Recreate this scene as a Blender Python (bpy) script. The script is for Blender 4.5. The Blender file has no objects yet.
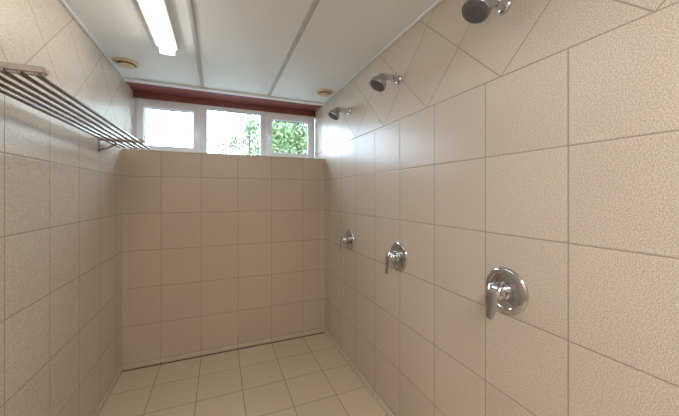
import bpy, bmesh, math, random
from mathutils import Vector, Matrix
random.seed(4)
scene = bpy.context.scene
scene.view_settings.view_transform = 'Standard'
scene.view_settings.look = 'None'
COL = scene.collection

XL, XR, YB, YF, YW, ZC, ZS = -0.718, 1.0, 2.80, -1.0, 3.12, 2.355, 1.765
TS = 0.3025
ZD = 0.045 + 6*TS   # start of the diagonal tiles

# ---------------------------------------------------------------- helpers
def obj_from_bm(name, bm, mat=None, smooth=False, parent=None, loc=(0,0,0)):
    bmesh.ops.recalc_face_normals(bm, faces=bm.faces)
    me = bpy.data.meshes.new(name)
    bm.to_mesh(me); bm.free()
    if smooth:
        for p in me.polygons: p.use_smooth = True
        try: me.set_sharp_from_angle(angle=math.radians(40))
        except Exception: pass
    if mat: me.materials.append(mat)
    o = bpy.data.objects.new(name, me)
    o.location = loc
    if parent: o.parent = parent
    COL.objects.link(o)
    return o

def add_box(bm, x0,x1,y0,y1,z0,z1):
    vs=[bm.verts.new((x,y,z)) for x in (x0,x1) for y in (y0,y1) for z in (z0,z1)]
    for f in ((0,1,3,2),(4,6,7,5),(0,4,5,1),(2,3,7,6),(0,2,6,4),(1,5,7,3)):
        bm.faces.new([vs[i] for i in f])

def box(name, x0,x1,y0,y1,z0,z1, mat, bevel=0, parent=None, loc=(0,0,0)):
    bm=bmesh.new(); add_box(bm,x0,x1,y0,y1,z0,z1)
    if bevel:
        bmesh.ops.bevel(bm, geom=list(bm.edges), offset=bevel, segments=3, affect='EDGES', profile=0.5)
    return obj_from_bm(name,bm,mat,smooth=bool(bevel),parent=parent,loc=loc)

def frame_bm(bm, x0,x1,z0,z1,y0,y1,wl,wr,wb,wt):
    """rectangular frame ring (one mesh) with mitred corners"""
    outer=[(x0,z0),(x1,z0),(x1,z1),(x0,z1)]
    inner=[(x0+wl,z0+wb),(x1-wr,z0+wb),(x1-wr,z1-wt),(x0+wl,z1-wt)]
    ring={}
    for k,pts in (('o',outer),('i',inner)):
        for j,y in enumerate((y0,y1)):
            ring[k,j]=[bm.verts.new((p[0],y,p[1])) for p in pts]
    for i in range(4):
        n=(i+1)%4
        bm.faces.new([ring['o',0][i],ring['o',0][n],ring['i',0][n],ring['i',0][i]])
        bm.faces.new([ring['o',1][i],ring['i',1][i],ring['i',1][n],ring['o',1][n]])
        bm.faces.new([ring['o',0][i],ring['o',1][i],ring['o',1][n],ring['o',0][n]])
        bm.faces.new([ring['i',0][i],ring['i',0][n],ring['i',1][n],ring['i',1][i]])

def lathe(bm, origin, axis, prof, seg=40):
    axis=Vector(axis).normalized()
    q=Vector((0,0,1)).rotation_difference(axis)
    o=Vector(origin); rings=[]
    for d,r in prof:
        if r<1e-6:
            rings.append([bm.verts.new(o+q@Vector((0,0,d)))])
        else:
            rings.append([bm.verts.new(o+q@Vector((r*math.cos(2*math.pi*i/seg),r*math.sin(2*math.pi*i/seg),d))) for i in range(seg)])
    for a,b in zip(rings,rings[1:]):
        for i in range(seg):
            n=(i+1)%seg
            if len(a)==1 and len(b)==1: continue
            if len(a)==1: bm.faces.new([a[0],b[i],b[n]])
            elif len(b)==1: bm.faces.new([a[i],a[n],b[0]])
            else: bm.faces.new([a[i],a[n],b[n],b[i]])
    for r in (rings[0],rings[-1]):
        if len(r)>1: bm.faces.new(r)

def tube(bm, pts, radii, seg=20, side=Vector((0,1,0)), flat=1.0):
    """swept ellipse section; radii list, flat = thickness factor"""
    pts=[Vector(p) for p in pts]; rings=[]
    for i,p in enumerate(pts):
        t=(pts[min(i+1,len(pts)-1)]-pts[max(i-1,0)]).normalized()
        s=(side-t*side.dot(t)).normalized(); n=t.cross(s)
        r=radii[i]; ra,rb=(r if isinstance(r,tuple) else (r,r*flat))
        rings.append([bm.verts.new(p+s*ra*math.cos(2*math.pi*k/seg)+n*rb*math.sin(2*math.pi*k/seg)) for k in range(seg)])
    for a,b in zip(rings,rings[1:]):
        for i in range(seg):
            n=(i+1)%seg
            bm.faces.new([a[i],a[n],b[n],b[i]])
    bm.faces.new(rings[0]); bm.faces.new(rings[-1])

def empty(name, loc):
    e=bpy.data.objects.new(name,None); e.location=loc; e.empty_display_size=0.05
    COL.objects.link(e); return e

def structure(o,label,cat):
    o["kind"]="structure"; o["label"]=label; o["category"]=cat

# ---------------------------------------------------------------- materials
def pbr(name, color, rough=0.5, metal=0.0, bump=0.0, bscale=200, var=0.0, vscale=20, coat=0.0):
    m=bpy.data.materials.new(name); m.use_nodes=True
    nt=m.node_tree; b=nt.nodes["Principled BSDF"]
    b.inputs["Roughness"].default_value=rough; b.inputs["Metallic"].default_value=metal
    b.inputs["Coat Weight"].default_value=coat
    tc=nt.nodes.new("ShaderNodeTexCoord")
    nz=nt.nodes.new("ShaderNodeTexNoise"); nz.inputs["Scale"].default_value=vscale; nz.inputs["Detail"].default_value=4
    nt.links.new(tc.outputs["Object"],nz.inputs["Vector"])
    mp=nt.nodes.new("ShaderNodeMapRange"); mp.inputs[1].default_value=.3; mp.inputs[2].default_value=.7
    mp.inputs[3].default_value=1-var; mp.inputs[4].default_value=1+var
    nt.links.new(nz.outputs["Fac"],mp.inputs[0])
    vm=nt.nodes.new("ShaderNodeVectorMath"); vm.operation='SCALE'; vm.inputs[0].default_value=color[:3]
    nt.links.new(mp.outputs[0],vm.inputs["Scale"]); nt.links.new(vm.outputs[0],b.inputs["Base Color"])
    if bump:
        n2=nt.nodes.new("ShaderNodeTexNoise"); n2.inputs["Scale"].default_value=bscale
        nt.links.new(tc.outputs["Object"],n2.inputs["Vector"])
        bp=nt.nodes.new("ShaderNodeBump"); bp.inputs["Strength"].default_value=bump; bp.inputs["Distance"].default_value=0.002
        nt.links.new(n2.outputs["Fac"],bp.inputs["Height"]); nt.links.new(bp.outputs[0],b.inputs["Normal"])
    return m

def srgb(r,g,b):
    f=lambda c:(c/255/12.92 if c/255<=.04045 else ((c/255+.055)/1.055)**2.4)
    return (f(r),f(g),f(b))

def tile_mat(name, ua, va, u0, v0, s, col, dark, grout, gw=0.0036, diag=None, rough=0.30, tvar=0.025, speck=0.8, bstr=0.3):
    m=bpy.data.materials.new(name); m.use_nodes=True
    nt=m.node_tree; N=nt.nodes; L=nt.links; b=N["Principled BSDF"]
    tc=N.new("ShaderNodeTexCoord"); sep=N.new("ShaderNodeSeparateXYZ"); L.new(tc.outputs["Object"],sep.inputs[0])
    def M(op,a,c=None):
        n=N.new("ShaderNodeMath"); n.operation=op
        for i,x in enumerate((a,c)):
            if x is None: continue
            if isinstance(x,(int,float)): n.inputs[i].default_value=x
            else: L.new(x,n.inputs[i])
        return n.outputs[0]
    U=sep.outputs[ua]; V=sep.outputs[va]
    def cell(a):          # a already in tile units -> (distance m, id)
        fr=M('FRACT',a); d=M('MULTIPLY',M('MINIMUM',fr,M('SUBTRACT',1.0,fr)),s)
        return d, M('FLOOR',a)
    du,iu=cell(M('DIVIDE',M('SUBTRACT',U,u0),s)); dv,iv=cell(M('DIVIDE',M('SUBTRACT',V,v0),s))
    d=M('MINIMUM',du,dv)
    if diag:
        ud,vd=diag; r2=math.sqrt(2)
        uu=M('SUBTRACT',U,ud); vv=M('SUBTRACT',V,vd)
        da,ia=cell(M('DIVIDE',M('ADD',uu,vv),r2*s)); db,ib=cell(M('DIVIDE',M('SUBTRACT',uu,vv),r2*s))
        dd=M('MINIMUM',M('MINIMUM',da,db),M('ABSOLUTE',vv))
        sel=M('GREATER_THAN',V,vd); inv=M('SUBTRACT',1.0,sel)
        d=M('ADD',M('MULTIPLY',d,inv),M('MULTIPLY',dd,sel))
        iu=M('ADD',M('MULTIPLY',iu,inv),M('MULTIPLY',M('ADD',ia,31.0),sel))
        iv=M('ADD',M('MULTIPLY',iv,inv),M('MULTIPLY',M('ADD',ib,17.0),sel))
    mk=N.new("ShaderNodeMapRange"); L.new(d,mk.inputs[0])
    mk.inputs[1].default_value=gw*0.35; mk.inputs[2].default_value=gw*0.35+0.0018
    cb=N.new("ShaderNodeCombineXYZ"); L.new(iu,cb.inputs[0]); L.new(iv,cb.inputs[1])
    wn=N.new("ShaderNodeTexWhiteNoise"); wn.noise_dimensions='2D'; L.new(cb.outputs[0],wn.inputs["Vector"])
    tv=M('ADD',1.0-tvar,M('MULTIPLY',wn.outputs["Value"],2*tvar))
    nz=N.new("ShaderNodeTexNoise"); nz.inputs["Scale"].default_value=300; nz.inputs["Detail"].default_value=2
    L.new(tc.outputs["Object"],nz.inputs["Vector"])
    rp=N.new("ShaderNodeMapRange"); L.new(nz.outputs["Fac"],rp.inputs[0])
    rp.inputs[1].default_value=0.40; rp.inputs[2].default_value=0.60; rp.inputs[3].default_value=0; rp.inputs[4].default_value=speck
    n3=N.new("ShaderNodeTexNoise"); n3.inputs["Scale"].default_value=3.0; n3.inputs["Detail"].default_value=3
    L.new(tc.outputs["Object"],n3.inputs["Vector"])
    cl=M('ADD',0.96,M('MULTIPLY',n3.outputs["Fac"],0.08))
    mx=N.new("ShaderNodeMix"); mx.data_type='RGBA'; L.new(rp.outputs[0],mx.inputs[0])
    mx.inputs[6].default_value=(*col,1); mx.inputs[7].default_value=(*dark,1)
    vm=N.new("ShaderNodeVectorMath"); vm.operation='SCALE'; L.new(mx.outputs[2],vm.inputs[0]); L.new(M('MULTIPLY',tv,cl),vm.inputs["Scale"])
    m2=N.new("ShaderNodeMix"); m2.data_type='RGBA'; L.new(mk.outputs[0],m2.inputs[0])
    m2.inputs[6].default_value=(*grout,1); L.new(vm.outputs[0],m2.inputs[7])
    L.new(m2.outputs[2],b.inputs["Base Color"])
    rr=N.new("ShaderNodeMapRange"); L.new(mk.outputs[0],rr.inputs[0]); rr.inputs[3].default_value=.85; rr.inputs[4].default_value=rough
    L.new(rr.outputs[0],b.inputs["Roughness"])
    bh=N.new("ShaderNodeMapRange"); L.new(d,bh.inputs[0]); bh.inputs[1].default_value=gw*.3; bh.inputs[2].default_value=gw*.5+.003
    hh=M('ADD',bh.outputs[0],M('MULTIPLY',nz.outputs["Fac"],0.07))
    bp=N.new("ShaderNodeBump"); bp.inputs["Strength"].default_value=bstr; bp.inputs["Distance"].default_value=0.002
    L.new(hh,bp.inputs["Height"]); L.new(bp.outputs[0],b.inputs["Normal"])
    return m

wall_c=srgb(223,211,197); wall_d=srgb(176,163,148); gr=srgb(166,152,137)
M_right=tile_mat("tile_right",1,2,0.56,0.045,TS,wall_c,wall_d,gr,diag=(0.366,ZD))
M_left =tile_mat("tile_left",1,2,1.735-3*TS,0.045,TS,wall_c,wall_d,gr,diag=(0.20,ZD))
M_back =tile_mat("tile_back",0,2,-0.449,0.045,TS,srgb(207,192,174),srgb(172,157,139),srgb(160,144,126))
M_floor=tile_mat("tile_floor",0,1,-0.449,2.8,TS,srgb(218,203,180),srgb(190,174,151),srgb(158,140,118),gw=.005,rough=.4,speck=.6)
M_base =tile_mat("tile_base",1,0,0.56,5,TS,srgb(228,217,200),srgb(210,197,180),gr,rough=.35)
M_baseb=tile_mat("tile_base_back",0,1,-0.449,5,TS,srgb(212,198,179),srgb(184,170,151),srgb(160,144,126),rough=.35)
M_ceil=pbr("ceiling_panel",srgb(240,243,246),rough=.34,var=.01,vscale=2)
M_white=pbr("white_trim",srgb(232,235,237),rough=.35,var=.01)
M_seam=pbr("seam_grey",srgb(192,195,196),rough=.4,var=.02)
M_pvc=pbr("window_pvc",srgb(236,238,244),rough=.3,var=.01)
M_gasket=pbr("gasket",srgb(60,60,62),rough=.6)
M_burg=pbr("burgundy_paint",srgb(134,76,74),rough=.4,var=.1,vscale=12)
M_chrome=pbr("chrome",(0.58,0.59,0.62),rough=.10,metal=1.0,var=.03)
M_chrome2=pbr("limescaled_chrome",(0.44,0.45,0.47),rough=.24,metal=1.0,var=.14,vscale=60)
M_rubber=pbr("dark_nozzles",srgb(98,98,100),rough=.55,var=.2,vscale=150)
M_rod=pbr("rod_metal",srgb(150,146,146),rough=.25,metal=.85,var=.05)
M_wood=pbr("worn_bar",srgb(184,172,160),rough=.38,metal=.35,var=.10,vscale=30)
M_vent=pbr("vent_plastic",srgb(218,200,172),rough=.45,var=.03)
M_ventd=pbr("vent_gap",srgb(136,116,90),rough=.7)
M_grime=pbr("grime_sealant",srgb(104,82,62),rough=.8,var=.4,vscale=18)

# glass
M_glass=bpy.data.materials.new("glass"); M_glass.use_nodes=True
nt=M_glass.node_tree; nt.nodes.clear()
out=nt.nodes.new("ShaderNodeOutputMaterial"); tr=nt.nodes.new("ShaderNodeBsdfTransparent"); gl=nt.nodes.new("ShaderNodeBsdfGlossy")
tr.inputs[0].default_value=(.96,.98,.97,1); gl.inputs["Roughness"].default_value=.02
mx=nt.nodes.new("ShaderNodeMixShader"); mx.inputs[0].default_value=.06
nt.links.new(tr.outputs[0],mx.inputs[1]); nt.links.new(gl.outputs[0],mx.inputs[2]); nt.links.new(mx.outputs[0],out.inputs[0])

def emis(name,col,st):
    m=bpy.data.materials.new(name); m.use_nodes=True
    b=m.node_tree.nodes["Principled BSDF"]; b.inputs["Base Color"].default_value=(.9,.9,.9,1)
    b.inputs["Emission Color"].default_value=(*col,1); b.inputs["Emission Strength"].default_value=st
    return m
M_diff=emis("lamp_diffuser",(1,.96,.86),11)

# ---------------------------------------------------------------- shell
T=.12
o=box("wall_right",XR,XR+T,YF-T,YW+.1,0,ZC,M_right); structure(o,"beige speckled square wall tiles with diagonal tiles above","wall")
o=box("wall_left",XL-T,XL,YF-T,YW+.1,0,ZC,M_left); structure(o,"beige speckled square wall tiles with diagonal tiles above","wall")
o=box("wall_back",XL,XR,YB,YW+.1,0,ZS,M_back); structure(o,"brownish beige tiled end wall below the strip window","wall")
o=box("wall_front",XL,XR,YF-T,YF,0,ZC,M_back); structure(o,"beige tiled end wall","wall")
o=box("floor",XL-T,XR+T,YF-T,YW+.1,-.1,0,M_floor); structure(o,"cream beige square ceramic floor tiles","floor")
o=box("ceiling",XL-T,XR+T,YF-T,YW+.1,ZC,ZC+.1,M_ceil); structure(o,"smooth white plastic ceiling panels","ceiling")
o=box("baseboard_right",XR-.012,XR,YF,YB-.012,0,.045,M_base,bevel=.003); structure(o,"pale beige tiled skirting strip along the shower wall","baseboard")
o=box("baseboard_left",XL,XL+.008,YF,YB-.012,0,.045,M_base,bevel=.002); structure(o,"pale beige tiled skirting strip","baseboard")
o=box("baseboard_back",XL,XR,YB-.008,YB,0.006,.045,M_baseb,bevel=.002); structure(o,"beige tiled skirting strip with grimy joint","baseboard")
o=box("trim_1",XL+.008,XR-.012,YB-.013,YB-.008,0,.007,M_grime); structure(o,"brown grimy sealant joint along the floor","trim")
# ceiling seams
n=2
for xs in (-.135,.437):
    bm=bmesh.new()
    add_box(bm,xs-.014,xs+.014,YF,YB+.02,ZC-.004,ZC)
    add_box(bm,xs-.006,xs+.006,YF,YB+.02,ZC-.008,ZC-.004)
    o=obj_from_bm("trim_%d"%n,bm,M_seam); structure(o,"slim grey-white joint profile between ceiling panels","trim"); n+=1
o=box("trim_4",XL,XL+.02,YF,YB+.02,ZC-.012,ZC,M_white,bevel=.004); structure(o,"white edge profile along the ceiling","trim")
o=box("trim_5",XR-.02,XR,YF,YB+.02,ZC-.012,ZC,M_white,bevel=.004); structure(o,"white edge profile along the ceiling","trim")
o=box("trim_6",XL,XR,YB+.02,YB+.07,ZC-.02,ZC,M_white,bevel=.004); structure(o,"white edge profile at the window recess","trim")
o=box("trim_7",XL,XR,YB+.07,YW,ZC-.012,ZC,M_burg); structure(o,"burgundy painted soffit board above the window","trim")
o=box("trim_8",XL,XR,YW,YW+.1,2.285,ZC-.001,M_burg,bevel=.003); structure(o,"burgundy painted lintel board above the window","trim")
o=box("trim_9",XL,XR,YB-.006,YB+.02,ZS,ZS+.010,M_baseb,bevel=.004); structure(o,"pale tiled edge of the window ledge","trim")

# ---------------------------------------------------------------- windows
wx=[XL+.004,-.147,.433,XR-.012]
wz0,wz1=ZS+.0,2.285
for i in range(3):
    x0,x1=wx[i],wx[i+1]; side=(i!=1)
    bm=bmesh.new()
    f=.032
    frame_bm(bm,x0+.001,x1-.001,wz0+.001,wz1-.001,YW,YW+.07,f,f,f+.01,f)
    bmesh.ops.bevel(bm,geom=list(bm.edges),offset=.003,segments=2,affect='EDGES')
    w=obj_from_bm("window_%d"%(i+1),bm,M_pvc,smooth=True)
    structure(w,"white plastic window with opening sash" if side else "white plastic fixed centre window","window")
    a0,a1,c0,c1=x0+f,x1-f,wz0+f+.01,wz1-f
    if side:
        bm=bmesh.new(); s=.060
        frame_bm(bm,a0-.010,a1+.010,c0-.010,c1+.010,YW-.018,YW+.045,s,s,s,s)
        bmesh.ops.bevel(bm,geom=list(bm.edges),offset=.006,segments=3,affect='EDGES')
        obj_from_bm("sash",bm,M_pvc,smooth=True,parent=w)
        a0+=s-.010;a1-=s-.010;c0+=s-.010;c1-=s-.010
    bm=bmesh.new(); g=.006
    frame_bm(bm,a0-.002,a1+.002,c0-.002,c1+.002,YW+.012,YW+.03,g,g,g,g)
    obj_from_bm("gasket",bm,M_gasket,parent=w)
    box("glass_pane",a0,a1,YW+.018,YW+.024,c0,c1,M_glass,parent=w)
    if side:
        hx = x1-f-.014 if i==0 else x0+f+.014
        bm=bmesh.new()
        add_box(bm,hx-.011,hx+.011,YW-.028,YW-.018,1.99,2.05)
        lathe(bm,(hx,YW-.026,2.02),(0,-1,0),[(0,.008),(.02,.008)],16)
        tube(bm,[(hx,YW-.048,2.03),(hx,YW-.05,2.0),(hx,YW-.05,1.95),(hx,YW-.048,1.93)],[.007,.009,.008,.006],12,side=Vector((1,0,0)),flat=.7)
        obj_from_bm("handle",bm,M_pvc,smooth=True,parent=w)

# ---------------------------------------------------------------- shower heads
HY=[.776,1.477,2.19]
root=empty("wall_shower",(XR,HY[0],2.122))
root["label"]="chrome wall shower head with limescale on short arm"; root["category"]="shower head"; root["group"]="wall shower heads"
bm=bmesh.new(); lathe(bm,(0.003,0,0),(-1,0,0),[(0,.030),(.007,.030),(.013,.027),(.019,.018),(.021,.0)],40)
fl=obj_from_bm("wall_flange",bm,M_chrome,True,root)
bm=bmesh.new()
tube(bm,[(-.012,0,0),(-.04,0,0.003),(-.075,0,0.004),(-.098,0,0)],[.0185,.0175,.0175,.0185],24)
lathe(bm,(-.030,0,0.002),(-1,0,0),[(0,.0165),(0,.023),(.018,.023),(.018,.0165)],6)
lathe(bm,(-.105,0,-.002),(0,0,1),[(-.024,0)]+[(.024*math.sin(a),.024*math.cos(a)) for a in [math.radians(x) for x in range(-75,90,15)]]+[(.024,0)],24)
arm=obj_from_bm("shower_arm",bm,M_chrome,True,root)
ax=Vector((-.52,0,-.854)).normalized(); p0=Vector((-.114,0,.002))
bm=bmesh.new()
lathe(bm,p0,ax,[(-.006,.014),(.0,.024),(.014,.029),(.020,.029),(.026,.034),(.038,.043),(.048,.048),(.056,.050),(.068,.050),(.072,.048),(.072,.0)],44)
hd=obj_from_bm("spray_head",bm,M_chrome2,True,root)
bm=bmesh.new()
lathe(bm,p0,ax,[(.0715,.0425),(.075,.042),(.0765,.037),(.0765,0)],44)
q=Vector((0,0,1)).rotation_difference(ax)
for r,nn in ((.010,6),(.020,12),(.030,18)):
    for k in range(nn):
        a=2*math.pi*k/nn
        c=p0+q@Vector((r*math.cos(a),r*math.sin(a),.076))
        lathe(bm,c,ax,[(0,.0018),(.003,.0014),(.0035,0)],8)
fc=obj_from_bm("spray_face",bm,M_rubber,True,root)

def copy_thing(root, newloc):
    r=root.copy(); r.location=newloc; COL.objects.link(r)
    for c in list(root.children):
        k=c.copy(); k.parent=r; COL.objects.link(k)
    return r
for y in HY[1:]: copy_thing(root,(XR,y,2.10))

# ---------------------------------------------------------------- mixers
root=empty("shower_mixer",(XR,HY[0]-.006,1.046))
root["label"]="round chrome concealed shower mixer with lever pointing down"; root["category"]="shower tap"; root["group"]="wall shower mixers"
bm=bmesh.new(); lathe(bm,(0.003,0,0),(-1,0,0),[(0,.086),(.006,.0865),(.011,.084),(.015,.077),(.0165,.066),(.015,.064),(.0175,.050),(.020,.036),(.020,0)],64)
obj_from_bm("cover_plate",bm,M_chrome,True,root)
bm=bmesh.new(); lathe(bm,(-.014,0,0),(-1,0,0),[(0,.034),(.012,.033),(.016,.029),(.018,.029),(.020,.033),(.034,.034),(.046,.031),(.054,.024),(.058,.012),(.059,0)],48)
obj_from_bm("valve_body",bm,M_chrome,True,root)
bm=bmesh.new()
tube(bm,[(-.044,0,.028),(-.058,0,.022),(-.070,0,.006),(-.075,0,-.018),(-.077,0,-.042),(-.080,0,-.064),(-.084,0,-.082),(-.088,0,-.092),(-.090,0,-.095)],
     [(.016,.006),(.029,.012),(.032,.014),(.028,.012),(.022,.009),(.0185,.0075),(.0165,.0065),(.013,.005),(.006,.002)],24)
obj_from_bm("lever",bm,M_chrome,True,root)
for y in HY[1:]: copy_thing(root,(XR,y,1.035))

# ---------------------------------------------------------------- rack
RX0,RX1,RZ=XL,-.475,1.757
rk=empty("wall_rack",(RX0,1.9,RZ))
rk["label"]="long metal rod towel and luggage rack fixed to tiled wall"; rk["category"]="rack"
def L(x,y,z): return (x-RX0,y-1.9,z-RZ)
NR=6; xs=[RX0+.045+(RX1-.012-RX0-.045)*i/(NR-1) for i in range(NR)]
for x in xs:
    bm=bmesh.new()
    lathe(bm,L(x,1.10,RZ-.004),(0,1,0),[(0,0),(.001,.0055),(.004,.007),(1.452,.007),(1.455,.0055),(1.456,0)],16)
    obj_from_bm("rod",bm,M_rod,True,rk)
for y in (1.125,2.32):
    a=L(RX0,y-.014,RZ-.002); c=L(RX1+.006,y+.014,RZ+.024)
    bm=bmesh.new(); add_box(bm,a[0],c[0],a[1],c[1],a[2],c[2])
    bmesh.ops.bevel(bm,geom=list(bm.edges),offset=.007,segments=3,affect='EDGES')
    obj_from_bm("crossbar",bm,M_wood,True,rk)
    bm=bmesh.new()
    a=L(RX0,y-.012,RZ-.075); add_box(bm,a[0],a[0]+.006,a[1],a[1]+.024,a[2],a[2]+.085)
    tube(bm,[L(RX0+.004,y,RZ-.06),L(RX0+.05,y,RZ-.045),L(RX0+.10,y,RZ-.012)],[.006,.006,.006],12)
    obj_from_bm("bracket",bm,M_rod,True,rk)

# ---------------------------------------------------------------- ceiling vents
vt=empty("ceiling_vent",(-.615,2.50,ZC))
vt["label"]="round beige plastic ceiling air vent"; vt["category"]="vent"; vt["group"]="round ceiling vents"
bm=bmesh.new(); lathe(bm,(0,0,0),(0,0,-1),[(0,.080),(.004,.080),(.012,.072),(.016,.060),(.010,.055),(.004,.052),(.004,0)],48)
obj_from_bm("vent_ring",bm,M_vent,True,vt)
bm=bmesh.new(); lathe(bm,(0,0,-.004),(0,0,-1),[(0,.05),(.004,.05),(.005,0)],40)
obj_from_bm("vent_opening",bm,M_ventd,True,vt)
bm=bmesh.new(); lathe(bm,(0,0,-.008),(0,0,-1),[(0,.010),(.008,.012),(.010,.046),(.016,.050),(.022,.045),(.026,.020),(.027,0)],40)
obj_from_bm("vent_disc",bm,M_vent,True,vt)
copy_thing(vt,(.895,2.52,ZC))

# ---------------------------------------------------------------- fluorescent luminaire
cl=empty("ceiling_light",(-.30,1.50,ZC))
cl["label"]="long lit fluorescent batten light with clear diffuser"; cl["category"]="ceiling light"
box("housing",-.062,.062,-.60,.60,-.034,0,M_white,bevel=.006,parent=cl)
bm=bmesh.new()
pr=[(-.036,-.034),(-.038,-.045),(-.032,-.062),(-.018,-.072),(.018,-.072),(.032,-.062),(.038,-.045),(.036,-.034)]
r=[[bm.verts.new((x,y,z)) for x,z in pr] for y in (-.585,.585)]
for i in range(len(pr)-1): bm.faces.new([r[0][i],r[0][i+1],r[1][i+1],r[1][i]])
for q_ in r: bm.faces.new(q_)
bm.faces.new([r[0][0],r[1][0],r[1][-1],r[0][-1]])
obj_from_bm("diffuser",bm,M_diff,parent=cl)
for s in (-1,1):
    y0,y1=sorted((s*.585,s*.602))
    box("end_cap",-.044,.044,y0,y1,-.074,-.020,M_white,bevel=.004,parent=cl)

# ---------------------------------------------------------------- trees outside
M_leaf=pbr("leaves",srgb(108,128,84),rough=.6,var=.35,vscale=3)
M_bark=pbr("bark",srgb(90,80,70),rough=.9,var=.2)
def tree(loc,zc,rad,nleaf,label):
    t=empty("tree",loc); t["label"]=label; t["category"]="tree"
    bm=bmesh.new()
    tube(bm,[(0,0,0),(.03,.0,1.0),(.0,.02,zc-.3),(.02,0,zc+rad*.7)],[.10,.08,.05,.012],12,side=Vector((1,0,0)))
    for k in range(9):
        a=k*2.4; z=zc-rad*.8+k*.18
        e=Vector((math.cos(a)*rad*.75,math.sin(a)*rad*.75,z+.5))
        tube(bm,[(0,0,z),tuple(e*.5+Vector((0,0,z*.5+.05))),tuple(e)],[.03,.018,.006],8,side=Vector((0.1,.2,1)))
    obj_from_bm("trunk",bm,M_bark,True,t)
    bm=bmesh.new()
    cl_=[Vector((random.gauss(0,.45),random.gauss(0,.45),random.gauss(0,.5)))*rad for _ in range(26)]
    for k in range(nleaf):
        c=random.choice(cl_)+Vector((random.gauss(0,.16),random.gauss(0,.16),random.gauss(0,.16)))*rad
        c.z+=zc
        R=Matrix.Rotation(random.uniform(0,6.28),3,'Z')@Matrix.Rotation(random.uniform(-1.2,1.2),3,'X')@Matrix.Rotation(random.uniform(0,6.28),3,'Y')
        w,h=.035,.07
        bm.faces.new([bm.verts.new(c+R@Vector(p)) for p in ((-w,0,0),(0,h*.2,-h),(w,0,0),(0,0,h))])
    f=obj_from_bm("foliage",bm,M_leaf,False,t); f["kind"]="stuff"
tree((2.3,9.4,0),3.3,1.25,6200,"leafy green tree outside the window")
tree((1.15,12.5,0),3.6,1.15,2600,"slender light green tree outside the window")
M_grass=pbr("grass",srgb(84,88,78),rough=.9,var=.3,vscale=4)
g=box("ground",-15,15,YW+.11,30,-.15,-.05,M_grass); g["kind"]="structure"; g["label"]="grass lawn outside the window"; g["category"]="ground"

# ---------------------------------------------------------------- light
w=bpy.data.worlds.new("World"); scene.world=w; w.use_nodes=True
bg=w.node_tree.nodes["Background"]; bg.inputs[0].default_value=(.66,.81,1.0,1); bg.inputs[1].default_value=14
def area(name,loc,rot,sx,sy,power,col,portal=False):
    l=bpy.data.lights.new(name,'AREA'); l.shape='RECTANGLE'; l.size=sx; l.size_y=sy; l.energy=power; l.color=col
    o=bpy.data.objects.new(name,l); o.location=loc; o.rotation_euler=rot; COL.objects.link(o)
    if portal: l.cycles.is_portal=True
    return o
area("window_portal",(.14,YW+.08,2.03),(math.radians(-90),0,0),1.7,.52,1,(1,1,1),True)
area("room_fill",(.14,-.55,ZC-.03),(0,0,0),.9,.5,31,(.98,.98,1))  # unseen fill light added behind the camera to brighten the near room

# ---------------------------------------------------------------- camera
cam=bpy.data.cameras.new("camera"); co=bpy.data.objects.new("camera",cam); COL.objects.link(co)
co.location=(0,0,1.405); co.rotation_euler=(math.radians(90),0,math.radians(-22.5))
cam.sensor_width=36; cam.lens=290/679*36; cam.shift_y=-13/679; cam.clip_start=.02
scene.camera=co
